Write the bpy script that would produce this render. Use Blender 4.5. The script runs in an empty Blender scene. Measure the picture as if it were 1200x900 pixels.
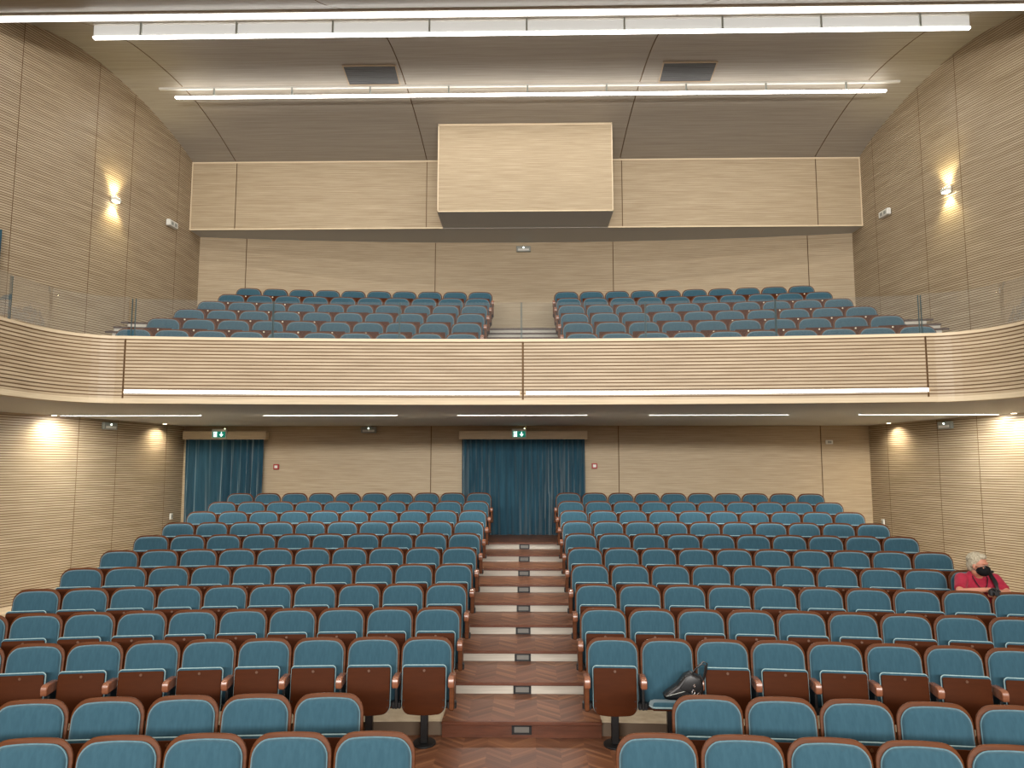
import bpy, math, random
from mathutils import Vector, Matrix, noise
random.seed(7)
PI = math.pi
col = bpy.context.scene.collection
H = 2.70

# ---------------------------------------------------------------- mesh helper
class MB:
    def __init__(s): s.v = []; s.f = []; s.m = []
    def add(s, vs, fs, mi=0, T=None):
        b = len(s.v)
        for p in vs:
            p = Vector(p)
            s.v.append(tuple(T @ p) if T is not None else tuple(p))
        for f in fs: s.f.append(tuple(b + i for i in f)); s.m.append(mi)
        return s
    def loft(s, rings, mi=0, T=None, cap=True, close=True):
        n = len(rings[0]); vs = [p for r in rings for p in r]; fs = []
        for i in range(len(rings) - 1):
            for j in range(n if close else n - 1):
                k = (j + 1) % n
                fs.append((i*n + j, i*n + k, (i+1)*n + k, (i+1)*n + j))
        if cap:
            fs.append(tuple(range(n - 1, -1, -1)))
            fs.append(tuple((len(rings) - 1)*n + j for j in range(n)))
        return s.add(vs, fs, mi, T)
    def slab(s, outline, y0, y1, r, mi=0, T=None, k=3, back=False):
        """outline in (x,z); extruded along y from y0 (front) to y1, rounded front edge r."""
        rings = []
        for i in range(k + 1):
            a = PI/2 * i / k
            off = r * (1 - math.sin(a)); y = y0 + r * (1 - math.cos(a))
            rings.append([(x, y, z) for x, z in offset(outline, -off)])
        if back:
            for i in range(k + 1):
                a = PI/2 * i / k
                off = r * (1 - math.cos(a)); y = y1 - r * (1 - math.sin(a))
                rings.append([(x, y, z) for x, z in offset(outline, -off)])
        else:
            rings.append([(x, y1, z) for x, z in outline])
        return s.loft(rings, mi, T)
    def box(s, x0, x1, y0, y1, z0, z1, b=0.0, mi=0, T=None):
        if b <= 0:
            vs = [(x, y, z) for z in (z0, z1) for x, y in ((x0, y0), (x1, y0), (x1, y1), (x0, y1))]
            return s.add(vs, [(3,2,1,0), (4,5,6,7), (0,1,5,4), (1,2,6,5), (2,3,7,6), (3,0,4,7)], mi, T)
        rr = [(z0, b), (z0 + b, 0), (z1 - b, 0), (z1, b)]
        rings = []
        for z, i in rr:
            a0, a1, c0, c1 = x0 + i, x1 - i, y0 + i, y1 - i
            e = b * .6 if i == 0 else b * .3
            rings.append([(a0+e, c0, z), (a1-e, c0, z), (a1, c0+e, z), (a1, c1-e, z), (a1-e, c1, z), (a0+e, c1, z), (a0, c1-e, z), (a0, c0+e, z)])
        return s.loft(rings, mi, T)
    def tube(s, pts, r, n=8, mi=0, T=None, close=False):
        pts = [Vector(p) for p in pts]; rings = []
        N = len(pts)
        rs = r if isinstance(r, (list, tuple)) else [r] * N
        up = None
        for i, p in enumerate(pts):
            if close: d = pts[(i+1) % N] - pts[i-1]
            else: d = pts[min(i+1, N-1)] - pts[max(i-1, 0)]
            d.normalize()
            if up is None: up = d.orthogonal().normalized()
            up = (up - d * up.dot(d))
            if up.length < 1e-6: up = d.orthogonal()
            up.normalize(); w = d.cross(up)
            rings.append([tuple(p + (up*math.cos(2*PI*j/n) + w*math.sin(2*PI*j/n)) * rs[i]) for j in range(n)])
        if close: rings.append(rings[0])
        return s.loft(rings, mi, T, cap=not close)
    def cyl(s, c, r, z0, z1, n=16, mi=0, T=None, ry=None, ch=0.0):
        ry = ry or r
        def ring(k, z): return [(c[0] + (r-k)*math.cos(2*PI*j/n), c[1] + (ry-k)*math.sin(2*PI*j/n), z) for j in range(n)]
        rings = [ring(0, z0), ring(0, z1 - ch)] + ([ring(ch, z1)] if ch else [])
        return s.loft(rings, mi, T)
    def join(s, o, T=None, mmap=None):
        b = len(s.v)
        for p in o.v: s.v.append(tuple(T @ Vector(p)) if T is not None else p)
        for f, m in zip(o.f, o.m): s.f.append(tuple(b + i for i in f)); s.m.append(mmap if mmap is not None else m)
        return s
    def mesh(s, name, mats, smooth=35):
        me = bpy.data.meshes.new(name); me.from_pydata(s.v, [], s.f); me.validate()
        for m in (mats if isinstance(mats, (list, tuple)) else [mats]): me.materials.append(m)
        if len(me.polygons) == len(s.m): me.polygons.foreach_set('material_index', s.m)
        if smooth:
            me.polygons.foreach_set('use_smooth', [True]*len(me.polygons))
            me.set_sharp_from_angle(angle=math.radians(smooth))
        me.update(); return me
    def obj(s, name, mats, parent=None, smooth=35, loc=None):
        return mk(name, s.mesh(name, mats, smooth), parent, loc)

def mk(name, me, parent=None, loc=None):
    o = bpy.data.objects.new(name, me); col.objects.link(o)
    if parent is not None: o.parent = parent
    if loc is not None: o.location = loc
    return o
def offset(P, d):
    """offset closed 2D polygon (ccw) outward by d."""
    if abs(d) < 1e-9: return list(P)
    n = len(P); out = []
    for i in range(n):
        a, b, c = P[i-1], P[i], P[(i+1) % n]
        e1 = Vector((b[0]-a[0], b[1]-a[1])); e2 = Vector((c[0]-b[0], c[1]-b[1]))
        n1 = Vector((e1.y, -e1.x)).normalized(); n2 = Vector((e2.y, -e2.x)).normalized()
        m = n1 + n2
        if m.length < 1e-6: m = n1.copy()
        m.normalize(); q = d / max(.4, m.dot(n1))
        out.append((b[0] + m.x*q, b[1] + m.y*q))
    return out
def rrect(x0, x1, z0, z1, rb, rt, dome=0.0, k=6, belly=0.0):
    """rounded rectangle, ccw, bottom radius rb, top radius rt, domed top / bottom."""
    P = []
    def corner(cx, cz, r, a0):
        for i in range(k + 1):
            a = a0 + PI/2 * i / k; P.append((cx + r*math.cos(a), cz + r*math.sin(a)))
    corner(x0 + rb, z0 + rb, rb, PI)
    for i in range(1, 4): P.append((x0 + rb + (x1-x0-2*rb)*i/4, z0))
    corner(x1 - rb, z0 + rb, rb, 1.5*PI)
    corner(x1 - rt, z1 - rt, rt, 0)
    for i in range(1, 6): P.append((x1 - rt - (x1-x0-2*rt)*i/6, z1))
    corner(x0 + rt, z1 - rt, rt, PI/2)
    w = (x1 - x0)/2; xm = (x0 + x1)/2; zm = (z0 + z1)/2; Q = []
    for x, z in P:
        t = (1 - ((x-xm)/w)**2)
        if z > zm: z = z - dome + dome*t
        else: z = z + belly - belly*t
        Q.append((x, z))
    return Q
def tag(o, label=None, cat=None, group=None, kind=None):
    if label: o['label'] = label
    if cat: o['category'] = cat
    if group: o['group'] = group
    if kind: o['kind'] = kind
    return o
def thing(name, label, cat, loc=(0,0,0), rz=0, group=None):
    o = bpy.data.objects.new(name, None); col.objects.link(o); o.empty_display_size = .1
    o.location = loc; o.rotation_euler = (0, 0, rz)
    return tag(o, label, cat, group)
def dup(root):
    r = root.copy(); col.objects.link(r)
    for ch in root.children:
        c = ch.copy(); col.objects.link(c); c.parent = r
        for g in ch.children:
            d = g.copy(); col.objects.link(d); d.parent = c
    return r
def interp(T, x):
    T = sorted(T)
    if x <= T[0][0]: return T[0][1]
    if x >= T[-1][0]: return T[-1][1]
    n = len(T)
    for i in range(n - 1):
        if T[i][0] <= x <= T[i+1][0]:
            x0, y0 = T[i]; x1, y1 = T[i+1]; h = x1 - x0; t = (x - x0)/h
            def sl(j):
                if j <= 0: return (T[1][1]-T[0][1])/(T[1][0]-T[0][0])
                if j >= n-1: return (T[-1][1]-T[-2][1])/(T[-1][0]-T[-2][0])
                return (T[j+1][1]-T[j-1][1])/(T[j+1][0]-T[j-1][0])
            m0, m1 = sl(i)*h, sl(i+1)*h
            return (2*t**3-3*t*t+1)*y0 + (t**3-2*t*t+t)*m0 + (-2*t**3+3*t*t)*y1 + (t**3-t*t)*m1

# ---------------------------------------------------------------- materials
def nmat(name, rough=.6, spec=.4):
    m = bpy.data.materials.new(name); m.use_nodes = True
    nt = m.node_tree; b = nt.nodes['Principled BSDF']
    b.inputs['Roughness'].default_value = rough; b.inputs['Specular IOR Level'].default_value = spec
    return m, nt, b
def srgb(r, g, b):
    f = lambda c: (c/255/12.92) if c/255 <= .04045 else ((c/255+.055)/1.055)**2.4
    return (f(r), f(g), f(b), 1)
def N(nt, t, **kw):
    n = nt.nodes.new(t)
    for k, v in kw.items(): setattr(n, k, v)
    return n
def L(nt, a, b): nt.links.new(a, b)
def math_(nt, op, a, b=None, c=None):
    n = N(nt, 'ShaderNodeMath', operation=op)
    for i, x in enumerate((a, b, c)):
        if x is None: continue
        if hasattr(x, 'links'): L(nt, x, n.inputs[i])
        else: n.inputs[i].default_value = x
    return n.outputs[0]
def ramp(nt, fac, stops):
    r = N(nt, 'ShaderNodeValToRGB'); cr = r.color_ramp
    while len(cr.elements) < len(stops): cr.elements.new(.5)
    for e, (p, c) in zip(cr.elements, stops): e.position = p; e.color = c
    L(nt, fac, r.inputs[0]); return r.outputs[0]
def plain(name, c, rough=.6, spec=.4, metal=0):
    m, nt, b = nmat(name, rough, spec); b.inputs['Base Color'].default_value = c; b.inputs['Metallic'].default_value = metal
    return m
def wood(name, cA, cB, stretch, rough=.5, spec=.35, lines=0.0, pitch=.03, cC=None, bump=.05, coord='Object'):
    """streaky veneer; stretch = scale vector; lines = faint horizontal grooves every pitch metres in z."""
    m, nt, b = nmat(name, rough, spec)
    tc = N(nt, 'ShaderNodeTexCoord'); mp = N(nt, 'ShaderNodeMapping'); mp.inputs['Scale'].default_value = stretch
    L(nt, tc.outputs[coord], mp.inputs[0])
    n1 = N(nt, 'ShaderNodeTexNoise'); n1.inputs['Scale'].default_value = 1; n1.inputs['Detail'].default_value = 5; n1.inputs['Roughness'].default_value = .6
    L(nt, mp.outputs[0], n1.inputs['Vector'])
    c = ramp(nt, n1.outputs['Fac'], [(.3, cA), (.7, cB)])
    if lines:
        sp = N(nt, 'ShaderNodeSeparateXYZ'); L(nt, tc.outputs[coord], sp.inputs[0])
        fr = math_(nt, 'FRACT', math_(nt, 'DIVIDE', sp.outputs[2], pitch))
        g = math_(nt, 'LESS_THAN', fr, .22)
        mx = N(nt, 'ShaderNodeMix', data_type='RGBA'); L(nt, math_(nt, 'MULTIPLY', g, lines), mx.inputs[0])
        L(nt, c, mx.inputs[6]); mx.inputs[7].default_value = cC or srgb(70, 50, 35); c = mx.outputs[2]
    L(nt, c, b.inputs['Base Color'])
    if bump:
        bp = N(nt, 'ShaderNodeBump'); bp.inputs['Strength'].default_value = bump; bp.inputs['Distance'].default_value = .01
        L(nt, n1.outputs['Fac'], bp.inputs['Height']); L(nt, bp.outputs[0], b.inputs['Normal'])
    return m
def emis(name, c, s, base=(.8,.8,.8,1)):
    m, nt, b = nmat(name); b.inputs['Base Color'].default_value = base
    b.inputs['Emission Color'].default_value = c; b.inputs['Emission Strength'].default_value = s
    return m

oakA, oakB = srgb(160, 141, 113), srgb(195, 178, 149)
M_SLAT = wood('oak_slats', srgb(162, 144, 117), srgb(198, 181, 153), (1.2, 1.2, 28), rough=.42)
M_GROOVE = plain('oak_groove', srgb(122, 98, 72), .8, .1)
M_SEAM = plain('panel_joint', srgb(112, 92, 70), .8, .1)
M_BACK = wood('oak_fine', oakA, oakB, (1.4, 1.4, 75), rough=.55, lines=.30, pitch=.034, cC=srgb(120, 95, 70))
M_CEIL = wood('oak_ceiling', srgb(148, 140, 128), srgb(172, 164, 151), (.8, 40, 40), rough=.5)
M_EDGE = plain('pale_edge', srgb(222, 205, 175), .5)
M_PELM = wood('pelmet_oak', srgb(196, 180, 150), srgb(220, 205, 176), (1.4, 1.4, 50))
M_PAINT = plain('soffit_paint', srgb(194, 195, 192), .6, .3)
M_SEATWOOD = wood('seat_wood', srgb(62, 29, 10), srgb(74, 36, 14), (3, 3, 16), rough=.6, spec=.08)
M_SHELL = wood('shell_wood', srgb(80, 42, 17), srgb(98, 55, 26), (4, 4, 30), rough=.5, spec=.18)
M_ARM = wood('arm_wood', srgb(122, 76, 54), srgb(148, 96, 70), (4, 20, 20), rough=.25, spec=.6)
M_BLACK = plain('black_metal', srgb(22, 23, 25), .4, .4)
M_DARKPL = plain('dark_plastic', srgb(34, 34, 36), .5)
M_WHITE = plain('white_plastic', srgb(222, 222, 215), .4)
M_GREYBOX = plain('grey_plastic', srgb(150, 155, 148), .4)
M_STONE = None
def stone():
    m, nt, b = nmat('beige_stone', .55, .3)
    tc = N(nt, 'ShaderNodeTexCoord'); n1 = N(nt, 'ShaderNodeTexNoise'); n1.inputs['Scale'].default_value = 9; n1.inputs['Detail'].default_value = 6
    L(nt, tc.outputs['Object'], n1.inputs['Vector'])
    L(nt, ramp(nt, n1.outputs['Fac'], [(.3, srgb(190, 170, 140)), (.7, srgb(214, 198, 170))]), b.inputs['Base Color'])
    return m
M_STONE = stone()
M_RISER = wood('white_riser', srgb(180, 174, 162), srgb(204, 198, 186), (2, 2, 40), rough=.5, bump=.02)
M_TIER = plain('tier_front', srgb(120, 104, 88), .6, .2)
def velvet(name, c, c2, sheen=.6, scale=(40, 40, 3)):
    m, nt, b = nmat(name, .85, .15)
    tc = N(nt, 'ShaderNodeTexCoord'); mp = N(nt, 'ShaderNodeMapping'); mp.inputs['Scale'].default_value = scale
    L(nt, tc.outputs['Object'], mp.inputs[0])
    n1 = N(nt, 'ShaderNodeTexNoise'); n1.inputs['Scale'].default_value = 1; n1.inputs['Detail'].default_value = 3
    L(nt, mp.outputs[0], n1.inputs['Vector'])
    L(nt, ramp(nt, n1.outputs['Fac'], [(.35, c), (.7, c2)]), b.inputs['Base Color'])
    b.inputs['Sheen Weight'].default_value = sheen; b.inputs['Sheen Roughness'].default_value = .45
    b.inputs['Sheen Tint'].default_value = srgb(196, 212, 216)
    bp = N(nt, 'ShaderNodeBump'); bp.inputs['Strength'].default_value = .15; bp.inputs['Distance'].default_value = .004
    L(nt, n1.outputs['Fac'], bp.inputs['Height']); L(nt, bp.outputs[0], b.inputs['Normal'])
    return m
M_BLUE = velvet('blue_velvet', srgb(47, 80, 95), srgb(53, 87, 102))
M_LITRIMS = velvet('lit_seat_rim', srgb(140, 168, 172), srgb(154, 180, 184), .6)  # pale colour paints the overhead light caught on folded seat edges
M_PIPE = velvet('lit_rim_blue', srgb(86, 118, 129), srgb(98, 130, 141), .6)  # paler blue paints the light catching the back cushion rim
M_CURT = velvet('curtain_velvet', srgb(34, 68, 84), srgb(46, 84, 101), 1.0, (12, 12, 1))
def chevron():
    m, nt, b = nmat('chevron_parquet', .4, .3)
    tc = N(nt, 'ShaderNodeTexCoord'); sp = N(nt, 'ShaderNodeSeparateXYZ'); L(nt, tc.outputs['Object'], sp.inputs[0])
    W = .235; w = .062
    u = math_(nt, 'DIVIDE', math_(nt, 'ADD', sp.outputs[0], 20.05), W)
    ui = math_(nt, 'FLOOR', u); tri = math_(nt, 'PINGPONG', u, 1.0)
    v = math_(nt, 'DIVIDE', math_(nt, 'ADD', sp.outputs[1], math_(nt, 'MULTIPLY', tri, W*.9)), w)
    vi = math_(nt, 'FLOOR', v); vf = math_(nt, 'FRACT', v)
    cb = N(nt, 'ShaderNodeCombineXYZ'); L(nt, ui, cb.inputs[0]); L(nt, vi, cb.inputs[1])
    wn = N(nt, 'ShaderNodeTexWhiteNoise', noise_dimensions='3D'); L(nt, cb.outputs[0], wn.inputs['Vector'])
    cb2 = N(nt, 'ShaderNodeCombineXYZ'); L(nt, math_(nt, 'MULTIPLY', v, 4.0), cb2.inputs[0]); L(nt, math_(nt, 'MULTIPLY', u, .8), cb2.inputs[1]); L(nt, math_(nt, 'MULTIPLY', wn.outputs['Value'], 9.0), cb2.inputs[2])
    n1 = N(nt, 'ShaderNodeTexNoise'); n1.inputs['Scale'].default_value = 1.0; n1.inputs['Detail'].default_value = 5; L(nt, cb2.outputs[0], n1.inputs['Vector'])
    f = math_(nt, 'ADD', math_(nt, 'MULTIPLY', wn.outputs['Value'], .55), math_(nt, 'MULTIPLY', n1.outputs['Fac'], .45))
    c = ramp(nt, f, [(.15, srgb(86, 52, 34)), (.55, srgb(118, 76, 52)), (.9, srgb(150, 104, 72))])
    gap = math_(nt, 'LESS_THAN', vf, .05)
    mx = N(nt, 'ShaderNodeMix', data_type='RGBA'); L(nt, math_(nt, 'MULTIPLY', gap, .6), mx.inputs[0]); L(nt, c, mx.inputs[6]); mx.inputs[7].default_value = srgb(50, 30, 20)
    L(nt, mx.outputs[2], b.inputs['Base Color'])
    return m
M_PARQ = chevron()
M_NOSING = wood('nosing_wood', srgb(84, 48, 32), srgb(110, 66, 46), (3, 20, 20), rough=.35)
def glass_mat(name, tint, refl=1.0):
    m = bpy.data.materials.new(name); m.use_nodes = True; nt = m.node_tree; nt.nodes.clear()
    o = N(nt, 'ShaderNodeOutputMaterial'); mx = N(nt, 'ShaderNodeMixShader'); tr = N(nt, 'ShaderNodeBsdfTransparent'); gl = N(nt, 'ShaderNodeBsdfGlossy')
    tr.inputs[0].default_value = tint; gl.inputs['Roughness'].default_value = .02
    fr = N(nt, 'ShaderNodeFresnel'); fr.inputs[0].default_value = 1.5
    L(nt, math_(nt, 'MULTIPLY', fr.outputs[0], refl), mx.inputs[0]); L(nt, tr.outputs[0], mx.inputs[1]); L(nt, gl.outputs[0], mx.inputs[2])
    du = N(nt, 'ShaderNodeBsdfDiffuse'); m3 = N(nt, 'ShaderNodeMixShader'); m3.inputs[0].default_value = .024  # small white diffuse share paints a pale reflection haze into the glass
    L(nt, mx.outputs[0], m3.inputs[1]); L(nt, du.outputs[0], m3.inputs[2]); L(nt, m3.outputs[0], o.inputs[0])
    return m
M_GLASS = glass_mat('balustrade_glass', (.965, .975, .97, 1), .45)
M_GLEDGE = plain('glass_edge', srgb(70, 88, 90), .4, .2)
M_TUBE = emis('led_tube', (1, .97, .92, 1), 9)
M_TUBEW = emis('led_wide', (1, .97, .92, 1), 4.5)
M_TUBEL = emis('led_parapet', (1, .94, .80, 1), 7)
M_TUBES = emis('led_soffit', (1, .97, .90, 1), 14)
M_ALU = plain('light_housing', srgb(205, 203, 196), .35, .5)
def acrylic():
    m = bpy.data.materials.new('lit_acrylic_panel'); m.use_nodes = True; nt = m.node_tree; nt.nodes.clear()
    o = N(nt, 'ShaderNodeOutputMaterial'); mx = N(nt, 'ShaderNodeMixShader'); tr = N(nt, 'ShaderNodeBsdfTransparent'); tl = N(nt, 'ShaderNodeBsdfTranslucent'); df = N(nt, 'ShaderNodeBsdfDiffuse'); m2 = N(nt, 'ShaderNodeMixShader')
    em = N(nt, 'ShaderNodeEmission'); em.inputs[0].default_value = (1, .97, .9, 1); em.inputs[1].default_value = 1.0
    ad = N(nt, 'ShaderNodeMixShader')
    m2.inputs[0].default_value = .5; L(nt, tl.outputs[0], m2.inputs[1]); L(nt, df.outputs[0], m2.inputs[2])
    ad.inputs[0].default_value = .55; L(nt, m2.outputs[0], ad.inputs[1]); L(nt, em.outputs[0], ad.inputs[2])
    mx.inputs[0].default_value = .62; L(nt, tr.outputs[0], mx.inputs[1]); L(nt, ad.outputs[0], mx.inputs[2]); L(nt, mx.outputs[0], o.inputs[0])
    return m
M_ACR = acrylic()

# ---------------------------------------------------------------- room shape
WALLX = [(20, 7.60), (17.2, 7.60), (16.3, 7.66), (14.9, 7.92), (14, 8.12), (13.2, 8.36), (12.4, 8.62), (11.8, 8.82), (10, 9.35), (8, 9.65), (5, 9.8), (-4, 9.8)]
CEILZ = [(18.4, 9.22), (17.2, 9.57), (16.9, 9.66), (15.8, 10.03), (14.9, 10.27), (13.5, 10.48), (12.7, 10.42), (11.9, 10.17), (11.0, 9.75), (9.5, 9.4), (7, 9.3), (-4, 9.3)]
def wx(d): return interp(WALLX, d)
def cz(d): return interp(CEILZ, d)
def frange(a, b, n): return [a + (b-a)*i/n for i in range(n+1)]

def slat_wall(name, path, z0, z1, pitch=.05, groove=.015, depth=.012, inward=1, rec=.03):
    """path: list of (x, y, recessed) in plan; horizontal slats with real grooves."""
    P = [Vector((p[0], p[1])) for p in path]; n = len(P); nr = []
    for i in range(n):
        d = P[min(i+1, n-1)] - P[max(i-1, 0)]; nr.append(Vector((d.y, -d.x)).normalized() * inward)
    rows = []; z = z0
    while z < z1 - 1e-4:
        za = min(z + pitch - groove, z1); zb = min(z + pitch, z1)
        rows += [(z, 0, 0), (za, 0, 0), (za, -depth, 1), (zb, -depth, 1)]
        z += pitch
    vs = []; fs = []; mi = []
    for zz, off, _ in rows:
        for i in range(n):
            q = P[i] + nr[i] * (off if not path[i][2] else -rec); vs.append((q.x, q.y, zz))
    for r in range(len(rows) - 1):
        for i in range(n - 1):
            fs.append((r*n+i, r*n+i+1, (r+1)*n+i+1, (r+1)*n+i))
            mi.append(1 if (r % 4) in (1, 2, 3) or path[i][2] or path[i+1][2] else 0)
    b = MB(); b.v = vs; b.f = fs; b.m = mi
    return b
SEAMD = [16.35, 14.87, 13.93, 12.42, 10.6, 8.6, 6.5, 4, 1.5, -1]
def side_path(sg):
    ds = []
    base = frange(18.4, 9, 36) + frange(8.5, -11, 20)
    for d in base: ds.append((d, False))
    for s in SEAMD:
        ds = [q for q in ds if abs(q[0]-s) > .03]
        ds += [(s+.006, False), (s+.004, True), (s-.004, True), (s-.006, False)]
    ds.sort(key=lambda q: -q[0])
    return [(sg*wx(d), d, r) for d, r in ds]
for sg, nm in ((-1, 'wall_left'), (1, 'wall_right')):
    pth = side_path(sg)
    b = slat_wall(nm, pth, -.1, 10.9, pitch=.043, groove=.013, depth=.010, inward=sg, rec=.012)
    # normals: make sure recess is away from the room
    o = b.obj(nm, [M_SLAT, M_GROOVE], smooth=None); tag(o, kind='structure')
def flat_wall(name, fn, x0, x1, z0, z1, seams, mat, nseg=24):
    """front wall facing -y; fn(x) = y; seams = x positions of joints."""
    xs = [(x, 0) for x in frange(x0, x1, nseg)]
    for s in seams:
        xs = [q for q in xs if abs(q[0]-s) > .03]; xs += [(s-.009, 0), (s-.006, 1), (s+.006, 1), (s+.009, 0)]
    xs.sort(); vs = []; fs = []; mi = []; n = len(xs)
    for z in (z0, z1):
        for x, r in xs: vs.append((x, fn(x) + .03*r, z))
    for i in range(n-1): fs.append((i, i+1, n+i+1, n+i)); mi.append(1 if xs[i][1] or xs[i+1][1] else 0)
    b = MB(); b.v = vs; b.f = fs; b.m = mi
    return tag(b.obj(name, [mat, M_GROOVE], smooth=None), kind='structure')
flat_wall('wall_back', lambda x: 17.1, -7.8, 7.8, 0, 3.62, [-2.06, 2.1, 6.55], M_BACK)
flat_wall('wall_back_upper', lambda x: 18.05 - .0105*x*x, -7.8, 7.8, 3.62, 8.3, [-6.55, -2.12, 2.14, 6.62], M_BACK)
flat_wall('wall_fascia', lambda x: 16.9, -7.75, 7.75, 8.06, 9.85, [-6.58, -2.2, 2.24, 6.62], M_BACK)
b = MB(); b.box(-7.75, 7.75, 16.9, 18.3, 8.052, 8.06)
tag(b.obj('wall_fascia_underside', M_PAINT, smooth=None), kind='structure')
b = MB()
b.box(-7.62, -1.82, 16.885, 16.9, 8.045, 8.075); b.box(1.91, 7.62, 16.885, 16.9, 8.045, 8.075)
b.box(-7.62, -1.82, 16.885, 16.9, 9.62, 9.65); b.box(1.91, 7.62, 16.885, 16.9, 9.62, 9.65)
b.box(-7.61, -7.59, 16.88, 16.9, 8.06, 9.65); b.box(7.59, 7.61, 16.88, 16.9, 8.06, 9.65)
tag(b.obj('trim_1', M_EDGE, smooth=None), kind='structure')
# projection booth
t = thing('projection_booth', 'oak clad box projecting from the upper back wall under the ceiling', 'booth', (.045, 15.8, 8.06))
b = MB(); b.box(-1.865, 1.865, 0, 1.08, .02, 1.0)
for i_, (vx, vy, vz) in enumerate(b.v):
    if vz > .5: b.v[i_] = (vx, vy, cz(15.8 + vy) - 8.06 - .01)
b.obj('cladding', M_BACK, t, None)
b = MB(); b.box(-1.865, 1.865, 0, 1.08, 0, .02); b.obj('underside', M_PAINT, t, None)
b = MB()
for x in (-1.865, 1.845): b.box(x, x+.02, -.012, 0, 0, 1.95)
b.box(-1.865, 1.865, -.012, 0, 0, .025); b.box(-1.865, 1.865, -.012, 0, 1.91, 1.935)
tag(b.obj('edge_trim', M_EDGE, t, None), 'pale edge trim')
# ceiling
INN = [(18.4, 2.2), (17, 2.2), (14.8, 2.33), (13.4, 2.45), (12.6, 2.6), (11.5, 2.95), (9, 3.5), (-4, 3.6)]
OUT = [(18.4, 6.6), (17, 6.6), (14.9, 6.82), (13.5, 7.19), (12.7, 7.5), (11.9, 8.1), (10, 8.7), (8, 9.0), (-4, 9.0)]
ds = frange(18.4, 9, 60) + frange(8.5, -11, 16)
vs = []; fs = []; mi = []; g = .007
for d in ds:
    e = wx(d) + .05; i_, o_ = interp(INN, d), min(interp(OUT, d), wx(d) - .1)
    c = []
    for s in (-1, 1):
        for q in (e, o_+g*1.4, o_+g, o_-g, o_-g*1.4, i_+g*1.4, i_+g, i_-g, i_-g*1.4):
            c.append((s*q, 1 if q in (o_+g, o_-g, i_+g, i_-g) else 0))
    c.sort()
    for x, r in c: vs.append((x, d, cz(d) + .03*r))
n = 18
for r in range(len(ds)-1):
    for i in range(n-1):
        fs.append((r*n+i, (r+1)*n+i, (r+1)*n+i+1, r*n+i+1)); mi.append(1 if i in (1,2,3,5,6,7,9,10,11,13,14,15) and (i not in (4, 8, 12)) else 0)
b = MB(); b.v = vs; b.f = fs; b.m = mi
tag(b.obj('ceiling', [M_CEIL, M_GROOVE], smooth=60), kind='structure')
# stage end (behind the camera)
flat = MB(); flat.box(-9.9, 9.9, -11.1, -11, -.1, 9.6); tag(flat.obj('wall_front', plain('stage_wall', srgb(120, 100, 80)), smooth=None), kind='structure')

# ---------------------------------------------------------------- stalls floor and tiers
def arc(R, d_c=-20, hw=None, n=40, x0=None, x1=None):
    """points of the arc of radius R about (0,-20) between x0 and x1"""
    return [(x, d_c + math.sqrt(R*R - x*x)) for x in frange(x0, x1, n)]
RISE = .131; D10 = 8.05; SP = .915
b = MB(); b.box(-9.9, 9.9, -11, 17.2, -.12, 0)
tag(b.obj('floor', M_PARQ, smooth=None), kind='structure')
def tier(name, R, z, h, mat_top, mat_front, far=17.15, zb=None, cut=None):
    def half(xx):                                   # keep inside the walls
        y = -20 + math.sqrt(R*R - xx*xx); return y
    # find x where arc meets wall
    lim = 7.0
    while lim < 9.6 and lim < wx(half(lim)) + .02: lim += .01
    if cut: lim = cut
    top = arc(R, x0=-lim, x1=lim, n=60)
    n = len(top); vs = []; fs = []; mi = []
    zb = z - h if zb is None else zb
    for zz in (zb, z): 
        for p in top: vs.append((p[0], p[1], zz))
    for i in range(n-1): fs.append((i, i+1, n+i+1, n+i)); mi.append(1)
    # back edge follows walls
    edge = []
    for p in top:
        edge.append((p[0] if cut else p[0]*min(1, 7.62/lim), far, z))
    s = len(vs); vs += edge
    for i in range(n-1): fs.append((n+i, n+i+1, s+i+1, s+i)); mi.append(0)
    if cut:
        for i, e in ((0, s), (n-1, s+n-1)):
            k = len(vs); vs.append((vs[e][0], far, zb)); f = (i, n+i, e, k); fs.append(f if i else f[::-1]); mi.append(1)
    # side fillers out to the wall
    for sgn in (() if cut else (-1, 1)):
        y0 = half(lim); dd = frange(y0, far, 12); s = len(vs)
        for d in dd: vs.append((sgn*(lim + (min(1, 7.62/lim)*lim - lim)*(d-y0)/(far-y0)), d, z)); vs.append((sgn*(wx(d)+.03), d, z))
        for i in range(12):
            f = (s+2*i, s+2*i+1, s+2*i+3, s+2*i+2); fs.append(f if sgn > 0 else f[::-1]); mi.append(0)
    b = MB(); b.v = vs; b.f = fs; b.m = mi
    return tag(b.obj(name, [mat_top, mat_front], smooth=None), kind='structure')
for k in range(1, 10):
    tier('floor_tier_%d' % k, 28.06 + SP*(k-1) + .02, RISE*k, RISE, M_STONE, M_TIER, cut=6.46)
for sgn, nm in ((-1, 'left'), (1, 'right')):
    b = MB()
    for k in range(1, 10):
        y0 = 10.3 + SP*(k-1) if k < 9 else 16.7; y1 = (10.3 + SP*k if k < 8 else 16.7) if k < 9 else 17.12
        a = [(sgn*6.44, y0), (sgn*(wx(y0)+.03), y0), (sgn*(wx(y1)+.03), y1), (sgn*6.44, y1)]
        if sgn < 0: a = a[::-1]
        vs = [(x, y, z) for z in (RISE*(k-1), RISE*k) for x, y in a]
        b.add(vs, [(3,2,1,0), (4,5,6,7), (0,1,5,4), (1,2,6,5), (2,3,7,6), (3,0,4,7)])
    tag(b.obj('floor_side_aisle_' + nm, M_STONE, smooth=None), kind='structure')
ordn = ['first','second','third','fourth','fifth','sixth','seventh','eighth','ninth','tenth','eleventh','twelfth','thirteenth']
M_STEPLENS = emis('step_light_lens', (1, .96, .88, 1), .02, srgb(112, 110, 105))
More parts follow.
